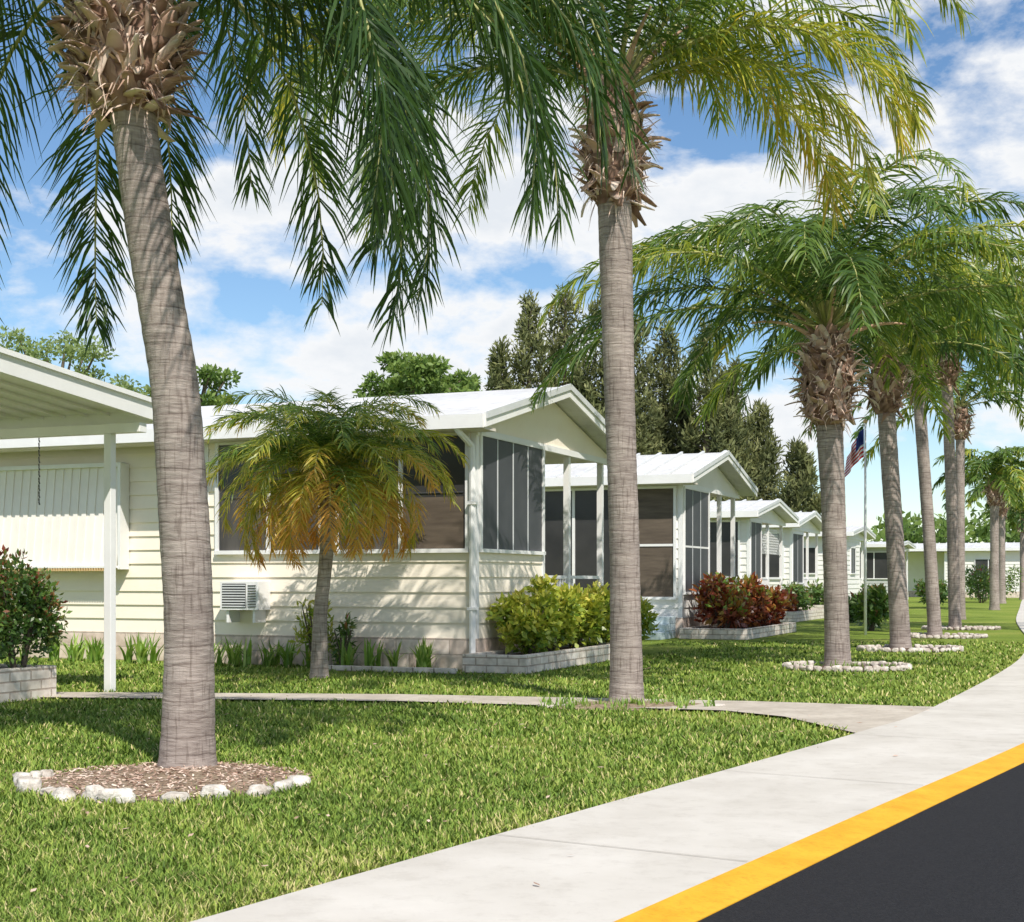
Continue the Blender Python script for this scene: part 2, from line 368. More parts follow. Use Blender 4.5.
# nearest palm
p1=empty('queen_palm')
trunk([(-2.05,9.15,0),(-2.03,9.13,.9),(-2.06,9.12,1.5),(-2.11,9.1,2.4),(-2.28,9.1,3.4),(-2.40,9.1,4.25)],[.168,.155,.155,.15,.145,.14],p1)
boots((-2.42,9.1,4.10),.95,.43,p1,n=210,rbase=.15,piece=(.14,.30),wid=(.03,.07))
f1=Fronds(); o1=(-2.40,9.1,4.95)
for (az,el,L,dr,cu,bias,pw) in [
    (0,42,3.1,150,-8,.24,.8),(-38,44,3.5,150,6,.2,.8),(42,40,3.6,148,-6,.28,.8),(20,40,3.5,150,10,.24,.8),(-18,38,3.3,152,-6,.2,.8),
    (8,58,4.3,150,-4,.26,.95),(-12,50,4.0,152,6,.22,.9),(26,56,4.4,150,0,.28,.95),(2,50,3.9,150,4,.28,.9),(14,60,4.7,150,4,.24,1.0),
    (112,40,3.5,150,0,.24,.8),(135,42,3.6,150,8,.22,.8),(-128,46,3.4,150,-8,.2,.8),(155,44,3.4,150,-6,.25,.8),(178,48,3.4,150,0,.25,.85),
    (-150,50,3.5,150,0,.22,.85),(205,60,3.8,140,0,.25,1),(65,46,3.8,146,8,.28,.85),(85,60,3.8,140,0,.3,1),(-60,60,3.4,138,10,.25,1),
    (-95,72,3.4,125,0,.25,1.2),(0,78,4.4,120,0,.3,1.2),(135,76,4.0,120,0,.3,1.2),(-140,74,3.8,130,0,.25,1.2),(60,72,4.2,125,0,.3,1.2),(-40,74,3.8,125,0,.25,1.2),(100,52,3.0,150,-12,.26,.8),(-112,56,2.9,150,0,.22,.8)]:
    f1.add(o1,az,el,L,dr,leaf=.70,nl=135,width=.019,bias=bias,curl=cu,grav=.5,tip=.06,power=pw)  # low bias paints the shade of fronds seen from below into their colour
f1.build(p1)
p2=empty('queen_palm')
trunk([(1.10,13.9,0),(1.08,13.9,1.5),(1.03,13.9,3),(.98,13.9,4.95)],[.16,.142,.146,.165],p2)
boots((.98,13.9,4.78),1.1,.36,p2,n=150,rbase=.165,piece=(.14,.30),wid=(.03,.075))
petioles((.98,13.9,5.1),p2,[(0,35,.5,60),(180,60,.35,-20),(-20,70,.7,90)])
petioles((1.0,13.9,5.7),p2,[(5,65,1.1,30),(172,60,1.0,35),(-60,70,1.0,30),(150,72,1.2,20)])
f2=Fronds(); o2=(1.02,13.9,5.85)
for (az,el,L,dr,cu,bias) in [
    (178,52,4.3,138,6,.66),(165,60,4.7,140,0,.62),(195,44,4.0,140,-8,.5),(150,38,3.9,130,0,.56),(-170,66,4.7,146,0,.4),(-160,48,4.2,142,0,.4),
    (140,58,4.4,138,0,.55),(0,48,3.6,120,8,.64),(15,60,4.1,130,0,.6),(-15,42,3.4,128,0,.70),(35,45,3.8,122,0,.55),(-35,58,3.7,134,0,.55),
    (-80,70,3.4,125,0,.4),(-110,60,3.5,130,0,.4),(90,50,3.6,115,0,.5),(120,45,3.8,122,0,.5),(65,65,4.2,120,0,.5),(-60,80,4,115,0,.45),
    (170,80,4.4,120,0,.5),(185,28,3.1,115,0,.4),(5,70,4.4,125,0,.55),(25,34,3.3,120,0,.75),(-5,32,3.0,115,0,.68),(50,55,4,125,0,.55),(-140,55,3.9,140,0,.35),(184,58,4.6,138,0,.66)]:
    f2.add(o2,az,el,L,dr,leaf=.74,nl=125,width=.022,bias=bias-.04,curl=cu,grav=.5,tip=.15)  # higher bias paints sunlight into the colour of the yellow fronds
f2.build(p2)
p3=empty('queen_palm')
trunk([(4.45,19.8,0),(4.42,19.8,1.2),(4.38,19.8,2.4),(4.33,19.8,3.45)],[.175,.16,.165,.185],p3)
boots((4.32,19.8,3.30),1.3,.45,p3,n=190,rbase=.18,piece=(.18,.36),wid=(.04,.085))
petioles((4.3,19.8,4.3),p3,[(185,50,1.2,60),(160,60,1.3,30),(0,45,1.2,50),(-30,60,1.1,50),(-90,70,1.0,30)])
f3=Fronds(); crown(f3,(4.3,19.8,4.6),32,L=(3.6,4.6),az0=20,leaf=.74,nl=105,width=.027,bias=.44,elr=(87,22),tip=.12,grav=.5)
f3.build(p3)
def palm(base, top, r0, H, n, seed, L=(3.4,4.4), bias=.45, rm=.38, nl=80, width=.036, leaf=.7, az0=None):
    random.seed(seed); e=empty('queen_palm'); bx,by=base; tx,ty,tz=top
    trunk([(bx,by,0),(bx*.65+tx*.35,by,tz*.4),(tx,ty,tz)],[r0,r0*.85,r0*.85],e,step=.08,n=14)
    boots((tx,ty,tz-.15),H,rm,e,n=80,rbase=r0*.9,fib=1)
    f=Fronds(); crown(f,(tx,ty,tz+H-.2),n,L=L,az0=seed*33,leaf=leaf,nl=nl,width=width,bias=bias,tip=.12,grav=.5,elr=(85,16)); f.build(e)
palm((6.68,24.9),(6.42,24.9,4.2),.18,1.0,27,3)
palm((8.9,30.5),(8.55,30.5,5.2),.15,1.0,27,5)
palm((10.85,35.5),(10.65,35.5,6.1),.155,1.0,26,8)
palm((19.3,58),(19.3,58,4.3),.2,1.1,20,9,nl=50,width=.07,L=(2.6,3.2))
palm((13.6,44),(13.6,44,5.6),.16,1.0,20,12,nl=50,width=.055)
palm((25,74),(25,74,4.6),.2,1.1,20,15,nl=40,width=.08,L=(2.6,3.2))
palm((13.2,33),(13.2,33,6.5),.18,1.0,24,18,nl=70,width=.04)
palm((31,88),(31,88,4.2),.2,1.1,18,21,nl=36,width=.09,L=(2.6,3.2))

# small date palm in front of the house
ps=empty('pygmy_date_palm')
trunk([(-2.36,17.75,0),(-2.35,17.75,.8),(-2.26,17.75,1.6),(-2.24,17.75,2.45)],[.11,.085,.085,.10],ps,n=14)
boots((-2.24,17.75,2.05),.55,.17,ps,n=60,rbase=.09,piece=(.08,.2),wid=(.02,.04))
fs=Fronds(); random.seed(4)
for i in range(70):
    f=i/69; el=88-98*f+random.uniform(-8,8)
    fs.add((-2.24,17.75,2.5),i*GA,el,random.uniform(1.55,2.05)*(1 if f<.7 else .85),72+38*(1-f)+random.uniform(0,28)+(0 if f<.6 else 20),leaf=.38,nl=80,width=.015,
           bias=.45+.60*max(0,f-.32)+random.uniform(-.12,.14),grav=.35,tip=.27,rr=.012)
fs.build(ps)

# ------------------------------------------------------------------ ground, road, pavement
mb=MB(); mb.add([(-900,-300,0),(900,-300,0),(900,1600,0),(-900,1600,0)],[(0,1,2,3)],'lawn'); mb.obj('ground')
ctrl=np.array([(-9.5,-9),(-6.4,-4),(-3.4,1.1),(-1.02,5.09),(.80,8.09),(2.70,11.2),(3.95,13.5),(7.4,21.2),(10.3,29),(12.6,36),(15.3,44),(21,60),(31,88),(50,140)],float)
def dens(c,k=10):
    out=[]
    for i in range(len(c)-1):
        p0=c[max(i-1,0)];p1_=c[i];p2_=c[i+1];p3_=c[min(i+2,len(c)-1)]
        for j in range(k):
            t=j/k; out.append(.5*((2*p1_)+(-p0+p2_)*t+(2*p0-5*p1_+4*p2_-p3_)*t*t+(-p0+3*p1_-3*p2_+p3_)*t**3))
    out.append(c[-1]); return np.array(out)
E=dens(ctrl,12)
tg=nrm(np.gradient(E,axis=0)); NR=np.stack([tg[:,1],-tg[:,0]],1)
def strip(name, a, b, za, zb, mat, sides=True):
    A=E+NR*a; B=E+NR*b; m=MB(); n=len(A)
    vs=[(x,y,za) for x,y in A]+[(x,y,zb) for x,y in B]; fs=[(i,i+1,n+i+1,n+i) for i in range(n-1)]
    if sides:
        vs+= [(x,y,-.02) for x,y in A]+[(x,y,-.02) for x,y in B]
        fs+=[(i,i+1,2*n+i+1,2*n+i) for i in range(n-1)]+[(n+i,n+i+1,3*n+i+1,3*n+i) for i in range(n-1)]
    m.add(vs,fs,mat); return m.obj(name)
strip('sidewalk',0,1.24,.032,.032,'concrete')
strip('yellow_kerb',1.24,1.44,.032,.010,'yellow')
strip('road',1.40,9.5,.006,.006,'asphalt',False)
m=MB(); acc=0
for i in range(1,len(E)):
    acc+=np.linalg.norm(E[i]-E[i-1])
    if acc>2.4 and E[i][1]<40:
        acc=0; a=E[i]; b=a+NR[i]*1.235; t=tg[i]*.003
        m.add([(a[0]-t[0],a[1]-t[1],.0365),(b[0]-t[0],b[1]-t[1],.0365),(b[0]+t[0],b[1]+t[1],.0365),(a[0]+t[0],a[1]+t[1],.0365)],[(0,1,2,3)],'joint')
m.obj('sidewalk_joints')
path=[(-12,16.0),(-4.9,15.25),(-1.15,14.95),(2.3,14.1),(4.2,13.35),(3.4,12.0),(2.66,11.1),(2.35,12.5),(1.9,13.1),(-1.1,14.1),(-4.6,14.55),(-12,15.3)]
m=MB(); 
m.add([(x,y,.024) for x,y in path],[(0,1,10,11),(1,2,9,10),(2,3,8,9),(3,4,5,8),(5,6,7,8)],'path'); m.obj('footpath')

def inpoly(X,Y,poly):
    c=np.zeros(len(X),bool); n=len(poly)
    for i in range(n):
        x1,y1=poly[i]; x2,y2=poly[(i+1)%n]
        cond=((y1>Y)!=(y2>Y))&(X<(x2-x1)*(Y-y1)/((y2-y1) or 1e-9)+x1); c^=cond
    return c
def vnoise(X,Y,s,seed=0):
    return np.sin(X*s*1.7+seed)*np.cos(Y*s*1.3+seed*2)+.6*np.sin(X*s*3.9+Y*s*2.7+seed*3)+.4*np.cos(Y*s*6.1-X*s*5.3+seed)
rings=[(-2.04,8.64,.84,.78),(1.12,13.75,.85,.45),(4.5,19.5,.82,.62),(6.75,24.6,.85,.6),(8.95,30.2,.9,.6),(10.9,35.2,.9,.6)]
N=340000
u=R.rand(N); Yg=4.6/(1-u*(1-4.6/28.)) ; Xg=R.uniform(-.42,.40,N)*Yg
ex=np.interp(Yg,E[:,1],E[:,0])
dist=(ex-Xg)*.85
jx=.06*vnoise(Xg,Yg,4.0,2)+.04*vnoise(Xg,Yg,13.0,4)
keep=(dist>jx) & ~inpoly(Xg+.05*vnoise(Xg,Yg,6.0,7),Yg+.05*vnoise(Xg,Yg,7.0,3),path)
for (x,y,a,b) in rings: 
    q=((Xg-x)/a)**2+((Yg-y)/b)**2; keep&=(q>.90+.14*vnoise(Xg,Yg,9,1)) | ((q>.5)&(R.rand(N)<.10))|(R.rand(N)<.02)
patch=vnoise(Xg,Yg,.9,5)+.7*vnoise(Xg,Yg,2.6,1)+.5*vnoise(Xg,Yg,6.3,3)
keep&=R.rand(N)<np.clip(1.0-.4*np.maximum(0,patch-.6),.18,1)
Ee=np.array([.924,-.382]);Vv=np.array([.381,.924]); rel=np.stack([Xg+.49,Yg-19.3],1); sl=rel@Ee; tl=rel@Vv
keep&=~((sl<.1)&(tl>-.1)); keep&=~((sl>.0)&(sl<1.0)&(tl>-.7)&(tl<8))
Xg,Yg,dist,patch=Xg[keep],Yg[keep],dist[keep],patch[keep]; n=len(Xg)
h=R.uniform(.012,.044,n)*(1+.012*Yg)*np.where(dist<.1,.75,1)*(1+.16*vnoise(Xg,Yg,3.1,8)); w=.0029*R.uniform(.6,1.4,n)*(Yg/5.5)**.9
az=R.uniform(0,2*np.pi,n); lean=R.uniform(.2,1.3,n)*h
dx=np.cos(az);dy=np.sin(az)
a2=az+np.pi/2+R.uniform(-.6,.6,n)
B=np.stack([Xg,Yg,0*Xg],1); wv=np.stack([np.cos(a2)*w,np.sin(a2)*w,0*w],1)
mid=B+np.stack([dx*lean*.35,dy*lean*.35,h*.6],1); tipp=B+np.stack([dx*lean,dy*lean,h],1)
V=np.stack([B-wv,B+wv,mid+wv*.8,mid-wv*.8,tipp],1).reshape(-1,3)
bi=np.arange(n)*5
F=np.vstack([np.stack([bi,bi+1,bi+2],1),np.stack([bi,bi+2,bi+3],1),np.stack([bi+3,bi+2,bi+4],1)])
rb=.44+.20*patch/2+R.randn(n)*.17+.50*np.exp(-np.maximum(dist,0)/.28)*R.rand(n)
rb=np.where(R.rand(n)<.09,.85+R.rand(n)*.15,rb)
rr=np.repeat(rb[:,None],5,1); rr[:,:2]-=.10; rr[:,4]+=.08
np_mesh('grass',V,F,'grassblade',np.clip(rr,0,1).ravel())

def bed(x,y,a,b,mat,parent):
    m=MB(); n=40; vs=[(x,y,.045)]
    for ring,(k,z) in enumerate([(.5,.035),(.85,.02),(1.0,.006)]):
        for i in range(n):
            w=2*math.pi*i/n; q=k*(1+.05*math.sin(3*w+x)+.03*math.sin(7*w)); vs.append((x+a*q*math.cos(w),y+b*q*math.sin(w),z))
    fs=[(0,1+i,1+(i+1)%n) for i in range(n)]
    for r_ in range(2): fs+=[(1+r_*n+i,1+(r_+1)*n+i,1+(r_+1)*n+(i+1)%n,1+r_*n+(i+1)%n) for i in range(n)]
    m.add(vs,fs,mat); return m.obj('soil',parent,smooth=True)
def rock(m,x,y,z,sx,sy,sz,rz,mat,seed,rough=.45):
    bm=bmesh.new(); bmesh.ops.create_icosphere(bm,subdivisions=3,radius=1)
    vs=[]
    for v in bm.verts:
        p=v.co.copy(); d=1+rough*mnoise.noise(p*1.2+Vector((seed,0,0)))+(.18*mnoise.noise(p*3.5+Vector((seed,3,0))) if rough else 0)
        p=p*d; p=Vector((max(-.95,min(.95,p.x)),max(-.95,min(.95,p.y)),max(-.8,min(.85,p.z))))
        q=Vector((p.x*sx,p.y*sy,p.z*sz)); c,s_=math.cos(rz),math.sin(rz)
        vs.append((x+q.x*c-q.y*s_,y+q.x*s_+q.y*c,z+q.z))
    fs=[tuple(v.index for v in f.verts) for f in bm.faces]; bm.free(); m.add(vs,fs,mat)
random.seed(2)
for idx,(x,y,a,b) in enumerate(rings):
    e=empty('tree_bed_edging'); bed(x,y,a,b,'mulch' if idx<2 else 'soil',e)
    m=MB()
    if idx==0:
        w=math.pi*1.0
        while w<2*math.pi*.985:
            L=random.uniform(.05,.13); k=random.uniform(.95,1.06); rock(m,x+a*k*math.cos(w),y+b*k*math.sin(w),.022,L,random.uniform(.045,.07),random.uniform(.03,.065),w+math.pi/2+random.uniform(-.6,.6),'whiterock',w*9)
            w+=(L*1.95+random.uniform(-.01,.09))/a
        for k in range(3): rock(m,x-a*1.02+k*.05,y+.06*k-.05,.03,.05,.045,.035,k*1.3,'whiterock',k*7+1)
        m.obj('rocks',e,smooth=True)
    elif idx==1:
        for w in (3.3,3.6,-.35,-.2,-1.1): rock(m,x+a*math.cos(w),y+b*math.sin(w),.012,.06,.045,.025,w,'edging',w*9)
        m.obj('rocks',e,smooth=True)
    else:
        n=40
        for i in range(n):
            w=2*math.pi*i/n+random.uniform(-.03,.03); rock(m,x+a*math.cos(w),y+b*math.sin(w),.035,random.uniform(.055,.085),.045,random.uniform(.04,.065),w+math.pi/2+random.uniform(-.3,.3),'edging',i+idx*50)
        m.obj('edging_stones',e,smooth=True)
V=[];F=[];r=[];c=0
for i in range(3000):
    q=math.sqrt(random.random())*1.0; w=random.uniform(0,6.28); x=-2.04+.84*q*math.cos(w); y=8.64+.78*q*math.sin(w); z=.012+.04*(1-q)+random.uniform(0,.012)
    L=random.uniform(.012,.05); t=random.uniform(0,6.28); d=Vector((math.cos(t)*L,math.sin(t)*L,random.uniform(-.006,.012))); s=Vector((-math.sin(t),math.cos(t),random.uniform(-.5,.5)))*random.uniform(.002,.006)
    p=Vector((x,y,z)); V+= [tuple(p-s),tuple(p+s),tuple(p+s+d),tuple(p-s+d)]; k=random.uniform(.1,1); r+=[k]*4; F.append((c,c+1,c+2,c+3)); c+=4
np_mesh('bark_litter',V,F,'boot',r)
V=[];F=[];r=[];c=0
for i in range(420):
    y=random.uniform(5,20); x=random.uniform(-.38,.30)*y; ex_=float(np.interp(y,E[:,1],E[:,0])); 
    z=.040 if x>ex_ else .03
    if x>ex_+1.0: continue
    if x>ex_ and random.random()<.8: continue
    L=random.uniform(.02,.06); t=random.uniform(0,6.28); d=Vector((math.cos(t)*L,math.sin(t)*L,random.uniform(-.002,.01))); s=Vector((-math.sin(t),math.cos(t),.2))*random.uniform(.004,.012)
    p=Vector((x,y,z)); V+= [tuple(p-s*.3),tuple(p+s+d*.5),tuple(p+d),tuple(p-s+d*.5)]; k=random.uniform(.2,.8); r+=[k]*4; F.append((c,c+1,c+2,c+3)); c+=4
np_mesh('fallen_leaves',V,F,'boot',r)

# ------------------------------------------------------------------ foliage clouds
def leafcloud(clumps, n, size, asp=.45, out=.5, up=.2, shell=.45, tone=(.1,.9)):
    cl=np.array([c[:6] for c in clumps],float); wts=(cl[:,3]*cl[:,4]*cl[:,5])**(2/3.); wts/=wts.sum()
    idx=R.choice(len(cl),n,p=wts); d=nrm(R.randn(n,3)); q=R.rand(n)**shell
    P=cl[idx,:3]+d*q[:,None]*cl[idx,3:6]
    P[:,2]=np.maximum(P[:,2],.04)
    ct=R.uniform(-.12,.12,len(cl))[idx]
    A=nrm(d*out+R.randn(n,3)*.6+np.array([0,0,up])); B=nrm(np.cross(A,R.randn(n,3)))
    s=size*R.uniform(.6,1.25,n)[:,None]; C=np.cross(A,B)
    V=np.stack([P,P+A*s*.5+B*s*asp*.5+C*s*.08,P+A*s,P+A*s*.5-B*s*asp*.5+C*s*.08],1).reshape(-1,3)
    F=(np.arange(n)*4)[:,None]+np.arange(4)
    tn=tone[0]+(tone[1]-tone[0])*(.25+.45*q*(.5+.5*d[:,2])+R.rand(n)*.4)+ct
    return V,F,np.repeat(np.clip(tn,0,1),4)
def bush(name,x,y,rx,ry,h,mat,n,size,z0=0,asp=.45,nc=16,stems=True,seed=0,tone=(.1,.95)):
    random.seed(seed+100); e=empty(name)
    cl=[(x,y,z0+h*.45,rx*.7,ry*.7,h*.42)]
    for i in range(nc):
        w=random.uniform(0,6.28); k=random.uniform(.35,.85); zz=random.uniform(.3,.86)
        cl.append((x+rx*k*math.cos(w)*(1.1-.3*zz),y+ry*k*math.sin(w)*(1.1-.3*zz),z0+h*zz,rx*.3,ry*.3,h*.19))
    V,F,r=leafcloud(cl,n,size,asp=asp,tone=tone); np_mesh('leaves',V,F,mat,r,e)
    m=MB()
    for i in range(10):
        w=random.uniform(0,6.28); m.tube([(x+.1*rx*math.cos(w),y+.1*ry*math.sin(w),z0),(x+.3*rx*math.cos(w),y+.3*ry*math.sin(w),z0+h*.4),(x+.6*rx*math.cos(w),y+.6*ry*math.sin(w),z0+h*.75)],[.02,.014,.006],'bark',n=5)
    m.obj('stems',e); return e

# ------------------------------------------------------------------ houses
ROT=-rad(22.45)
def side_x(m,x0,x1,y,z0,z1,mat,sp=.205):
    z=z0
    while z<z1-.01:
        t=min(z+sp,z1); m.add([(x0,y-.026,z),(x1,y-.026,z),(x1,y-.003,t),(x0,y-.003,t),(x0,y,z),(x1,y,z)],[(0,1,2,3),(0,4,5,1)],mat); z=t
def side_y(m,y0,y1,x,z0,z1,mat,sp=.205):
    z=z0
    while z<z1-.01:
        t=min(z+sp,z1); m.add([(x+.026,y0,z),(x+.026,y1,z),(x+.003,y1,t),(x+.003,y0,t),(x,y0,z),(x,y1,z)],[(0,1,2,3),(0,4,5,1)],mat); z=t
def win_x(m,x0,x1,y,z0,z1,cols,pane='screen',fr=.055,low=None):
    yo=y-.065
    m.box(x0-fr,x1+fr,yo,y,z1,z1+fr,'white_trim'); m.box(x0-fr,x1+fr,yo-.02,y,z0-fr,z0,'white_trim')
    m.box(x0-fr,x0,yo,y,z0,z1,'white_trim'); m.box(x1,x1+fr,yo,y,z0,z1,'white_trim')
    for i in range(1,cols): 
        c=x0+(x1-x0)*i/cols; m.box(c-.03,c+.03,yo+.004,y,z0,z1,'white_trim')
    m.box(x0,x1,y-.034,y-.026,z0,z1,pane)
    if low:
        for i in range(cols):
            a=x0+(x1-x0)*i/cols+.035; b=x0+(x1-x0)*(i+1)/cols-.035
            m.box(a,b,y-.037,y-.0345,z0+.005,z0+(z1-z0)*low[i%len(low)][1],low[i%len(low)][0])
            m.box(a,b,y-.048,y-.0375,z0+(z1-z0)*.5-.008,z0+(z1-z0)*.5+.008,'sidescreen')
def win_y(m,y0,y1,x,z0,z1,cols,pane='sidescreen',fr=.05,mid=False):
    xo=x+.06
    m.box(x,xo,y0-fr,y1+fr,z1,z1+fr,'white_trim'); m.box(x,xo+.02,y0-fr,y1+fr,z0-fr,z0,'white_trim')
    m.box(x,xo,y0-fr,y0,z0,z1,'white_trim'); m.box(x,xo,y1,y1+fr,z0,z1,'white_trim')
    for i in range(1,cols):
        c=y0+(y1-y0)*i/cols; m.box(x,xo-.02,c-.014,c+.014,z0,z1,'aluminium')
    if mid: m.box(x,xo-.02,y0,y1,mid-.02,mid+.02,'white_trim')
    m.box(x+.026,x+.034,y0,y1,z0,z1,pane)

def home(org, W, Lb, E_, Rg, wl, wd, sid='siding_cream', rz=ROT, ribs=True, rec=2.3, lattice=False, front='full', base=.42, skirt='skirt', over=.35):
    e=empty('mobile_home',(org[0],org[1],0),rz)
    sl=(Rg-E_)/(W/2); top=E_-.22
    w=MB()
    w.box(-wl,-.005,.005,wd,.0,top,sid); w.box(-Lb,-2.4,max(rec,.3)+.005 if rec>.5 else wd+.01,W-.05,0,top,sid)
    if rec<=.5: w.box(-Lb,-wl-.002,rec+.005,wd+.008,0,top,sid)
    side_x(w,-wl,0,0,base,top,sid); side_y(w,0,wd,0,base,top,sid)
    side_x(w,-Lb,-wl,rec,base,top,sid); side_y(w,wd,W-.05,-2.4,base,top,sid)
    for (x,y) in ((0,0),(-wl,0),(0,wd-.06)):
        w.box(x-.05 if x==0 else x-.03,x+.03 if x==0 else x+.06,y-.03,y+.06,base,top,'white_trim')
    w.obj('walls',e)
    s=MB(); s.box(-wl-.01,.035,-.04,wd,0,base-.002,skirt); s.box(-Lb,-wl-.02,rec-.04,rec+.1,0,base-.002,skirt); s.obj('skirting',e)
    d=MB(); d.box(-2.38,.0,wd+.01,W-.1,.28,.44,'concrete'); d.box(-.06,-.0,wd+.02,W-.1,.0,.27,'siding_white')
    d.box(-2.38,-.06,wd+.01,W-.05,top-.04,top+.02,'ceiling'); d.obj('porch_deck',e)
    p=MB()
    ys=np.linspace(wd+1.2,W-.2,max(2,int((W-wd)/1.6)))
    for y in ys: p.box(-.11,-.02,y-.045,y+.045,.44,top-.02,'white_trim')
    y0,y1=wd+.1,W-.2
    if front=='full':
        p.box(-.085,-.045,y0,y1,1.22,1.27,'white_trim'); p.box(-.085,-.045,y0,y1,.55,.59,'white_trim')
        y=y0
        while y<min(y1,wd+1.5): p.box(-.078,-.052,y,y+.025,.59,1.22,'white_trim'); y+=.11
    if lattice:
        for k in range(-8,22):
            for sg in (1,-1):
                a=y0+k*.16; za,zb=2.0,2.0+.8
                ya,yb=(a,a+.8) if sg>0 else (a+.8,a)
                if min(ya,yb)<y0 or max(ya,yb)>y1: continue
                p.add([(-.05,ya-.03,za),(-.05,ya+.03,za),(-.05,yb+.03,zb),(-.05,yb-.03,zb)],[(0,1,2,3)],'white_trim')
    p.obj('posts_and_railing',e)
    q=MB(); win_y(q,wd+.35,W-.7,-2.4,.75,top-.25,3,'screen'); q.obj('porch_windows',e)
    g=MB()
    zr=lambda y: Rg-sl*abs(y-W/2)
    g.prism([(-.06,-.0,top),(-.06,W,top),(-.06,W,zr(W)-.16),(-.06,W/2,Rg-.16),(-.06,0,zr(0)-.16)],(.07,0,0),sid)
    g.box(-.03,.045,-.02,W+.02,top-.09,top+.0,'white_trim'); 
    g.box(-wl,.0,-.05,-.01,top-.01,E_-.15,'white_trim')
    g.obj('gable',e)
    r=MB(); x0,x1=-Lb-.4,over; th=.14
    ya,yb,yc=-.38,W/2,W+.38
    r.prism([(x0,ya,zr(ya)-th),(x0,yb,Rg-th),(x0,yb,Rg),(x0,ya,zr(ya))],(x1-x0,0,0),'roof_white')
    r.prism([(x0,yb+.001,Rg-th),(x0,yc,zr(yc)-th),(x0,yc,zr(yc)),(x0,yb+.001,Rg)],(x1-x0,0,0),'roof_white')
    r.prism([(x1+.002,ya-.02,zr(ya)-th-.02),(x1+.002,yb,Rg-th-.02),(x1+.002,yb,Rg+.035),(x1+.002,ya-.02,zr(ya)+.035)],(.03,0,0),'white_trim')
    r.prism([(x1+.002,yb+.001,Rg-th-.02),(x1+.002,yc+.02,zr(yc)-th-.02),(x1+.002,yc+.02,zr(yc)+.035),(x1+.002,yb+.001,Rg+.035)],(.03,0,0),'white_trim')
    r.prism([(x1+.034,ya-.02,zr(ya)-.05),(x1+.034,yb,Rg-.05),(x1+.034,yb,Rg+.04),(x1+.034,ya-.02,zr(ya)+.04)],(.02,0,0),'aluminium')
    r.prism([(x1+.034,yb+.001,Rg-.05),(x1+.034,yc+.02,zr(yc)-.05),(x1+.034,yc+.02,zr(yc)+.04),(x1+.034,yb+.001,Rg+.04)],(.02,0,0),'aluminium')
    r.box(x0,x1,ya-.07,ya-.002,zr(ya)-th-.03,zr(ya)+.01,'white_trim')
    r.box(x0,x1,ya-.002,.0,zr(ya)-th-.045,zr(ya)-th-.006,'ceiling')
    if ribs:
        x=x0+.2
        while x<x1: 
            r.prism([(x,ya,zr(ya)+.002),(x,yb,Rg+.002),(x,yb,Rg+.05),(x,ya,zr(ya)+.05)],(.05,0,0),'aluminium'); x+=.5
    r.obj('roof',e)
    return e
h1=home((-.49,19.3),5.5,16,3.44,4.10,4.25,2.5,ribs=False,rec=.3,over=.30)
m=MB()
win_x(m,-2.05,-.12,0,1.62,3.13,2,low=[('curtain',.50),('blind',.46)])
win_x(m,-4.0,-2.35,0,1.62,3.13,2,low=[('curtain',.47),('curtain',.50)])
m.obj('front_windows',h1)
m=MB(); win_y(m,.12,2.36,0,1.62,3.13,4); m.obj('side_screens',h1)
m=MB()
x0,x1=-8.7,-5.85
for i in range(36):
    a=x0+(x1-x0)*i/36; b=x0+(x1-x0)*(i+1)/36; k=.02 if i%2 else 0
    m.add([(a,.22-k,2.90),(b,.22-k,2.90),(b,.06-k,1.40),(a,.06-k,1.40)],[(0,1,2,3)],'panel')
    if i: m.add([(a,.22,2.90),(a,.20,2.90),(a,.04,1.40),(a,.06,1.40)],[(0,1,2,3)],'panel')
for i in range(60):
    a=x0+(x1-x0)*i/60; m.box(a,a+.024,-.005,.03,1.335,1.378,'orange_trim')
m.box(x0,x1,-.002,.06,1.38,1.41,'white_trim'); m.box(x1,x1+.05,.06,.27,1.36,2.94,'white_trim'); m.box(x0,x1,.14,.27,2.90,2.96,'white_trim')
m.obj('awning_shutter',h1)
m=MB()
m.box(-3.78,-3.15,-.34,-.026,.78,1.18,'white_trim')
for i in range(9): m.box(-3.74,-3.36,-.355,-.341,.82+i*.037,.838+i*.037,'aluminium')
for i in range(9): m.box(-3.32,-3.19,-.352,-.341,.82+i*.037,.832+i*.037,'dark')
m.box(-3.745,-3.355,-.3445,-.3405,.81,1.15,'dark')
m.box(-3.7,-3.66,-.3,-.02,.6,.78,'white_trim'); m.box(-3.27,-3.23,-.3,-.02,.6,.78,'white_trim')
m.obj('window_air_conditioner',h1,bevel=.004)
m=MB()
m.tube([(-.12,-.40,3.22),(-.06,-.34,3.12),(.0,-.12,2.98),(.0,-.09,2.8),(.0,-.09,.12),(.02,-.2,.05)],[.045]*6,'white_trim',n=8)
for z in (.8,2.2): m.box(-.06,.06,-.14,-.03,z,z+.04,'white_trim')
m.obj('downspout',h1,smooth=False)
h2=home((3.5,30),4.9,14,3.44,4.03,3.6,2.2,sid='siding_white')
m=MB(); win_x(m,-1.15,-.15,0,.85,3.1,1,pane='blind'); m.box(-1.15,-.15,-.05,-.04,1.9,1.95,'white_trim'); win_x(m,-3.3,-1.4,0,.85,3.1,2,pane='screen'); m.obj('front_windows',h2)
m=MB(); win_y(m,.12,2.05,0,.95,3.1,3,mid=1.9); m.obj('side_screens',h2)
m=MB()
for i in range(3): m.box(-1.7,-.1,-1.15+.3*i,-.06,.15*i,.15*(i+1),'step_blue')
m.obj('entry_steps',h2,bevel=.01)
h3=home((6.9,42.3),5.0,13,3.25,3.65,3.4,1.6,sid='siding_white',lattice=True)
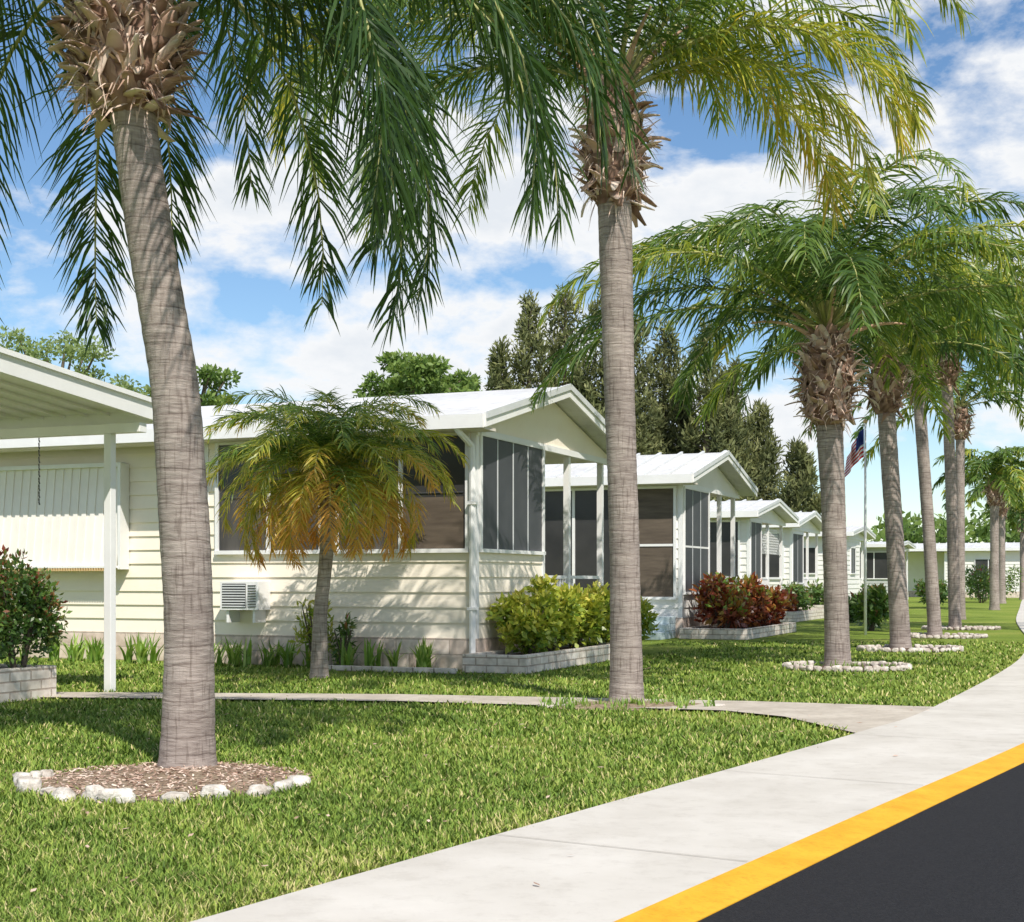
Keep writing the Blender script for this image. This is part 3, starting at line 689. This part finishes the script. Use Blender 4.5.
m=MB(); win_x(m,-3,-.3,0,1.3,2.9,3); win_y(m,.1,1.45,0,1.1,2.9,2); m.obj('windows',h3)
h4=home((10.2,53),5.5,13,3.35,3.8,3.4,2.2,sid='siding_white')
m=MB(); win_x(m,-3,-.3,0,1.3,2.9,3); win_y(m,.1,2.0,0,1.1,2.9,2); m.obj('windows',h4)
h5=home((14.4,62.5),5.5,13,3.3,3.6,3.4,3.5,sid='siding_white')
m=MB(); win_x(m,-3,-1.3,0,1.5,2.6,2); win_y(m,1.0,2.2,0,1.5,2.6,2); m.obj('windows',h5)
h6=home((22.2,84),6,14,3.3,3.5,3.4,3.0,sid='siding_grey')
m=MB(); win_x(m,-3,-.3,0,1.3,2.8,3); win_y(m,.2,2.6,0,1.1,2.8,2); m.obj('windows',h6)
h7=home((38,96),6,16,3.4,3.8,9,3.0,sid='siding_white')
m=MB(); win_x(m,-3,-1.3,0,1.5,2.6,2); win_x(m,-7,-5.3,0,1.5,2.6,2); m.obj('windows',h7)

cp=empty('carport',(-.49,19.3,0),ROT)
m=MB(); xr,xl=-1.62,-12; yf,yn=-4.77,-10.0
zt=lambda y:3.08+.09*(yf-y)
m.prism([(xl,yf,zt(yf)-.07),(xl,yn,zt(yn)-.07),(xl,yn,zt(yn)),(xl,yf,zt(yf))],(xr-xl,0,0),'white_trim')
m.prism([(xr,yf-.0,zt(yf)-.19),(xr,yn,zt(yn)-.19),(xr,yn,zt(yn)+.03),(xr,yf,zt(yf)+.03)],(.05,0,0),'white_trim')
m.prism([(xr+.05,yf-.0,zt(yf)-.02),(xr+.05,yn,zt(yn)-.02),(xr+.05,yn,zt(yn)+.03),(xr+.05,yf,zt(yf)+.03)],(.03,0,0),'white_trim')
x=xl+.15
while x<xr-.05: 
    m.prism([(x,yf,zt(yf)-.10),(x,yn,zt(yn)-.10),(x,yn,zt(yn)-.072),(x,yf,zt(yf)-.072)],(.03,0,0),'white_trim'); x+=.3
m.box(xl,xr+.05,yf+.0,yf+.06,zt(yf)-.2,zt(yf)+.02,'white_trim')
m.obj('roof',cp)
m=MB(); m.box(xl,xr,yf-.28,yf-.16,2.76,2.86,'white_trim')
for px in (-2.05,-6.2,-10.4): m.box(px-.045,px+.045,yf-.265,yf-.175,0,2.76,'white_trim')
m.obj('beam_and_posts',cp,bevel=.005)
m=MB(); m.add([(-12,-10,.012),(-2.9,-10,.012),(-2.9,-5.9,.012),(-12,-5.9,.012)],[(0,1,2,3)],'concrete'); m.obj('slab',cp)

hc=empty('hanging_chain'); m=MB()
for i in range(20): 
    z=2.86-i*.04; m.tube([(-5.45,16.7,z),(-5.45+(.010 if i%2 else 0),16.7+(.0 if i%2 else .010),z-.035)],[.008,.008],'dark',n=5)
m.obj('links',hc)

def planter(name,org,rz,x0,x1,y0,y1,h,mat='planter',t=.11):
    e=empty(name,(org[0],org[1],0),rz); m=MB()
    m.box(x0,x1,y0,y0+t,0,h,mat); m.box(x0,x1,y1-t,y1,0,h,mat); m.box(x0,x0+t,y0+t,y1-t,0,h,mat); m.box(x1-t,x1,y0+t,y1-t,0,h,mat)
    m.obj('walls',e,bevel=.008); s=MB(); s.box(x0+t,x1-t,y0+t,y1-t,0,h-.06,'soil'); s.obj('soil',e); return e
planter('planter_bed',(-.49,19.3),ROT,.06,.95,-.55,3.9,.24)
def loc(s,t,o=(-.49,19.3)): return (o[0]+.924*s+.381*t, o[1]-.382*s+.924*t)
for i,(s,t,hh) in enumerate([(.5,.7,.85),(.5,1.5,1.05),(.55,2.4,.98),(.55,3.2,1.0)]):
    x,y=loc(s,t); bush('croton_bush',x,y,.5,.55,hh,'croton',2400,.12,z0=.15,seed=i,asp=.5)
x,y=loc(.5,4.9); bush('croton_bush',x,y,.5,.7,.9,'croton',1600,.13,seed=9)
planter('planter_bed',(3.5,30),ROT,.1,1.5,-.5,4.4,.22)
for i,(s,t,hh) in enumerate([(.8,.4,1.15),(.8,1.7,1.2),(.9,2.9,1.0),(.8,3.8,.9)]):
    x,y=loc(s,t,(3.5,30)); bush('red_croton_bush',x,y,.65,.75,hh,'redcroton',1700,.17,z0=.1,seed=20+i,tone=(-.05,1.05))
planter('planter_bed',(6.9,42.3),ROT,.1,1.5,-.5,4.4,.3)
for i,(s,t,hh,mt) in enumerate([(.8,.6,.8,'redcroton'),(.8,2.6,1.0,'shrub')]):
    x,y=loc(s,t,(6.9,42.3)); bush('red_croton_bush' if mt=='redcroton' else 'shrub',x,y,.6,.8,hh,mt,900,.2,z0=.1,seed=30+i)
planter('planter_bed',(10.2,53),ROT,.1,1.6,-.5,4.4,.3)
x,y=loc(.9,1,(10.2,53)); bush('shrub',x,y,.8,1.2,1.1,'shrub',800,.22,seed=35)
for i,(x,y,rx,hh,mt) in enumerate([(8.5,34.3,.45,1.0,'shrub'),(9.6,41,.5,.7,'shrub'),(24.6,76,1.0,2.0,'shrub'),(26,80,1.4,1.6,'broad'),(13.5,54,.6,1.0,'shrub'),(29.5,88,1.6,2.0,'broad'),(18.6,64,.8,1.2,'shrub'),(28,70,1.2,1.7,'broad')]):
    bush('shrub',x,y,rx,rx,hh,mt,900,.2,seed=40+i)
planter('planter_box',(-.49,19.3),ROT,-5.4,-2.12,-6.75,-5.75,.33,mat='planter')
bush('ixora_bush',-4.92,14.45,.44,.4,1.2,'shrub',3800,.075,z0=.25,seed=60,nc=22,tone=(.0,1.10))
bush('ixora_bush',-5.5,14.6,.55,.45,1.25,'shrub',4200,.075,z0=.25,seed=61,nc=22,tone=(.0,1.10))
def lilies(name,pts,seed,h=.42,nl=16,ww0=(.014,.024)):
    random.seed(seed); V=[];F=[];r=[];c=0
    for (x,y) in pts:
        for i in range(nl):
            az=random.uniform(0,6.28); L=h*random.uniform(.7,1.3); lean=random.uniform(.15,1.0); w=random.uniform(*ww0)
            sd=Vector((-math.sin(az),math.cos(az),0)); p=Vector((x+random.uniform(-.05,.05),y+random.uniform(-.05,.05),0)); tn=random.uniform(.15,.95)
            for k in range(5):
                a=lean*k/4*1.3; d=Vector((math.cos(az)*math.sin(a),math.sin(az)*math.sin(a),math.cos(a)))
                if k: p=p+d*L/4
                ww=w*[.8,1,1,.75,.1][k]; V.append(tuple(p-sd*ww)); V.append(tuple(p+sd*ww)); r+=[tn,tn]
            for k in range(4): F.append((c+2*k,c+2*k+1,c+2*k+3,c+2*k+2))
            c+=10
    np_mesh(name,V,F,'lily',r)
random.seed(5)
lilies('spider_lily_row',[loc(-random.uniform(.5,4.4),-random.uniform(.25,.6)) for i in range(26)],1,h=.36,nl=13)
lilies('spider_lily_row',[loc(-random.uniform(4.5,9.5),-random.uniform(.1,.6)) for i in range(30)],2,h=.38,nl=13)
lilies('weeds',[(1.12+random.uniform(-.8,.8),13.7+random.uniform(-.42,.3)) for i in range(40)],3,h=.10,nl=9,ww0=(.005,.010))
lilies('weeds',[(4.5+random.uniform(-.7,.7),19.45+random.uniform(-.5,.2)) for i in range(14)],6,h=.12,nl=8,ww0=(.006,.012))
x,y=loc(-2.15,-.5); bush('croton_shrub',x,y,.3,.25,1.15,'croton',420,.12,seed=70,nc=9,asp=.3)
x,y=loc(-1.75,-.45); bush('croton_shrub',x,y,.2,.2,.7,'shrub',160,.12,seed=71,nc=6,asp=.3)
mbp=empty('garden_border',(-.49,19.3,0),ROT); m=MB()
x=-2.0
while x<.0: m.box(x,x+.29,-.85,-.75,0,.07,'planter'); x+=.30
m.obj('border_blocks',mbp,bevel=.008)

# ------------------------------------------------------------------ flag
fp=empty('flagpole',(7.70,31.6,0)); m=MB()
m.tube([(0,0,0),(0,0,2.4),(0,0,4.62)],[.035,.03,.02],'white_trim',n=10); m.obj('pole',fp,smooth=True)
m=MB(); rock(m,0,0,4.66,.05,.05,.05,0,'orange_trim',3,rough=0); m.obj('finial',fp,smooth=True)
m=MB(); nu,nv=24,13
pts=[[None]*(nv+1) for _ in range(nu+1)]
for i in range(nu+1):
    for j in range(nv+1):
        u_=i/nu; v_=j/nv
        x=-.03-.36*u_**.8-.05*v_*u_; y=.12*math.sin(u_*13+v_*1.2)*u_**.4; z=4.5-.62*v_-.62*u_**1.15*(1-.25*v_)
        pts[i][j]=(x,y,z)
for i in range(nu):
    for j in range(nv):
        mat='flag_blue' if (i<nu*.4 and j<7) else ('flag_red' if j%2==0 else 'flag_white')
        m.add([pts[i][j],pts[i+1][j],pts[i+1][j+1],pts[i][j+1]],[(0,1,2,3)],mat)
m.obj('flag',fp)

# ------------------------------------------------------------------ background trees
def conifer(x,y,H,rb,n,seed,name='australian_pine'):
    random.seed(seed); e=empty(name); cl=[]
    k=int(H*9)
    for i in range(k):
        t=(i+.5)/k; z=H*(.10+.88*t); rr=rb*(1-t)**.62*(.6+.5*random.random())+.15
        w=random.uniform(0,6.28); d=rr*random.uniform(.35,1)
        s=.42+.55*(1-t)*random.uniform(.6,1.2)
        cl.append((x+d*math.cos(w),y+d*math.sin(w),z,s*.7,s*.7,s*1.4))
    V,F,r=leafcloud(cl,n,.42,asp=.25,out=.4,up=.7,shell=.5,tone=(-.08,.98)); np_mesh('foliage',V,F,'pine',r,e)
    m=MB(); m.tube([(x,y,0),(x,y,H*.5),(x,y,H*.93)],[.3,.2,.03],'bark',n=8)
    for c in cl[::3]: m.tube([(x,y,c[2]-.6),(c[0],c[1],c[2])],[.07,.02],'bark',n=4)
    m.obj('trunk_and_limbs',e)
for i,(px,H,rb) in enumerate([(-.6,13.6,2.2),(.9,16.4,3.0),(2.9,17.2,3.3),(4.8,16.6,3.0),(6.5,15.2,3.0),(8.3,15.2,3.2),(10.2,14.6,3.1),(11.9,12.8,2.8),(13.5,10.6,2.4),(15.0,8.2,2.0),(3.6,12.4,3.2),(9.2,11.6,3.2),(6.0,12,3.2)]):
    conifer(px,76+(i%3)*1.6,H,rb,11500,200+i)
def broad(x,y,H,rx,n,seed,mat='broad',size=.3,name='broadleaf_tree',asp=.5,nc=50):
    random.seed(seed); e=empty(name); cl=[]
    for i in range(nc):
        w=random.uniform(0,6.28); ph=random.uniform(-.6,1); d=rx*random.uniform(.2,1.05)*math.sqrt(max(0,1-.7*ph*ph)); s=rx*random.uniform(.10,.26)
        cl.append((x+d*math.cos(w),y+d*math.sin(w),H-rx*.85+rx*.65*ph,s,s,s*.6))
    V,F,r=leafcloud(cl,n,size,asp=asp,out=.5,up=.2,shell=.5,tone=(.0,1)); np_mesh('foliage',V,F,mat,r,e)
    m=MB(); zb=H-rx*1.5; m.tube([(x,y,0),(x+.1,y,zb*.6),(x,y,zb)],[rx*.13,rx*.1,rx*.07],'bark',n=8)
    for c in cl[::2]: m.tube([(x,y,zb),((x+c[0])/2,(y+c[1])/2,(zb+c[2])/2+.2),(c[0],c[1],c[2])],[rx*.05,rx*.03,.02],'bark',n=5)
    m.obj('trunk_and_limbs',e)
broad(-3.1,45,8.4,1.75,7500,1,size=.2,nc=64)
broad(-2.0,48,8.0,1.3,4000,11,size=.2)
broad(-14.2,45,9.2,2.5,4600,2,'pale',.17)
broad(-17,47,8.4,2.6,4200,5,'pale',.17)
broad(-9.6,44,7.7,1.5,3000,3,size=.2)
broad(-11.6,46,7.6,1.6,3000,13,'pale',size=.18)
broad(-5.8,60,8.2,2.4,3600,8,size=.25)
random.seed(77); cl=[]
for i in range(150):
    x=random.uniform(10,110); y=random.uniform(118,135); h=random.uniform(2,7.0); cl.append((x,y,h*random.uniform(.3,1),random.uniform(1.5,3),2,random.uniform(1,2)))
for i in range(60):
    x=random.uniform(24,70); cl.append((x,random.uniform(104,112),random.uniform(1,5),random.uniform(1.2,2.4),1.5,random.uniform(1,1.8)))
V,F,r=leafcloud(cl,36000,.7,asp=.5); np_mesh('distant_trees',V,F,'broad',r)

# ------------------------------------------------------------------ light, sky
el=51; tsx,tsy=.36,-.933
sun=bpy.data.lights.new('sun','SUN'); sun.energy=5.0; sun.angle=rad(.5); sun.color=(1,.945,.86)
so=bpy.data.objects.new('sun',sun); link(so)
dirv=Vector((tsx*math.cos(rad(el)),tsy*math.cos(rad(el)),math.sin(rad(el))))
so.rotation_euler=dirv.to_track_quat('Z','Y').to_euler()
w=bpy.data.worlds.new('World'); scene.world=w; w.use_nodes=True; nt=w.node_tree; nt.nodes.clear()
out=nt.nodes.new('ShaderNodeOutputWorld'); bg=nt.nodes.new('ShaderNodeBackground'); bg.inputs[1].default_value=.14
sky=nt.nodes.new('ShaderNodeTexSky'); sky.sky_type='NISHITA'; sky.sun_disc=False; sky.sun_elevation=rad(el); sky.sun_rotation=math.atan2(tsx,tsy)
sky.air_density=1.0; sky.dust_density=.1; sky.ozone_density=2.5
tc=nt.nodes.new('ShaderNodeTexCoord')
mp=nt.nodes.new('ShaderNodeMapping'); mp.inputs['Scale'].default_value=(1,1,1.9); mp.inputs['Location'].default_value=(3.1,.6,1.3)
nt.links.new(tc.outputs['Generated'],mp.inputs[0])
n1=nt.nodes.new('ShaderNodeTexNoise'); n1.inputs['Scale'].default_value=6.4; n1.inputs['Detail'].default_value=13; n1.inputs['Roughness'].default_value=.58; n1.inputs['Distortion'].default_value=.1
nt.links.new(mp.outputs[0],n1.inputs['Vector'])
vm=nt.nodes.new('ShaderNodeVectorMath'); vm.operation='DISTANCE'; vm.inputs[1].default_value=(-.07,.975,.19)
nt.links.new(tc.outputs['Generated'],vm.inputs[0])
mr=nt.nodes.new('ShaderNodeMapRange'); mr.inputs[1].default_value=.02; mr.inputs[2].default_value=.26; mr.inputs[3].default_value=.10; mr.inputs[4].default_value=.03
nt.links.new(vm.outputs['Value'],mr.inputs[0])
ad=nt.nodes.new('ShaderNodeMath'); ad.operation='ADD'; nt.links.new(n1.outputs[0],ad.inputs[0]); nt.links.new(mr.outputs[0],ad.inputs[1])
cr=ramp(nt,[(.51,(0,0,0)),(.57,(.5,.5,.5)),(.62,(.98,.98,.98))]); nt.links.new(ad.outputs[0],cr.inputs[0])
cc=ramp(nt,[(.58,(1,1,1)),(.72,(.80,.84,.89))]); nt.links.new(ad.outputs[0],cc.inputs[0])
sc=nt.nodes.new('ShaderNodeVectorMath'); sc.operation='SCALE'; sc.inputs[3].default_value=7.2
nt.links.new(cc.outputs[0],sc.inputs[0])
mx=nt.nodes.new('ShaderNodeMix'); mx.data_type='RGBA'; mx.clamp_result=False
hs=nt.nodes.new('ShaderNodeHueSaturation'); hs.inputs['Saturation'].default_value=1.12; nt.links.new(sky.outputs[0],hs.inputs['Color'])
nt.links.new(cr.outputs[0],mx.inputs[0]); nt.links.new(hs.outputs[0],mx.inputs[6])
nt.links.new(sc.outputs[0],mx.inputs[7])
nt.links.new(mx.outputs[2],bg.inputs[0]); nt.links.new(bg.outputs[0],out.inputs[0])

# ------------------------------------------------------------------ camera
cd=bpy.data.cameras.new('camera'); cd.sensor_width=36; cd.lens=1450/1024*36; cd.shift_y=119/1024; cd.clip_end=3000; cd.clip_start=.1
co=bpy.data.objects.new('camera',cd); co.location=(0,0,1.2); co.rotation_euler=(rad(90),0,0); link(co); scene.camera=co
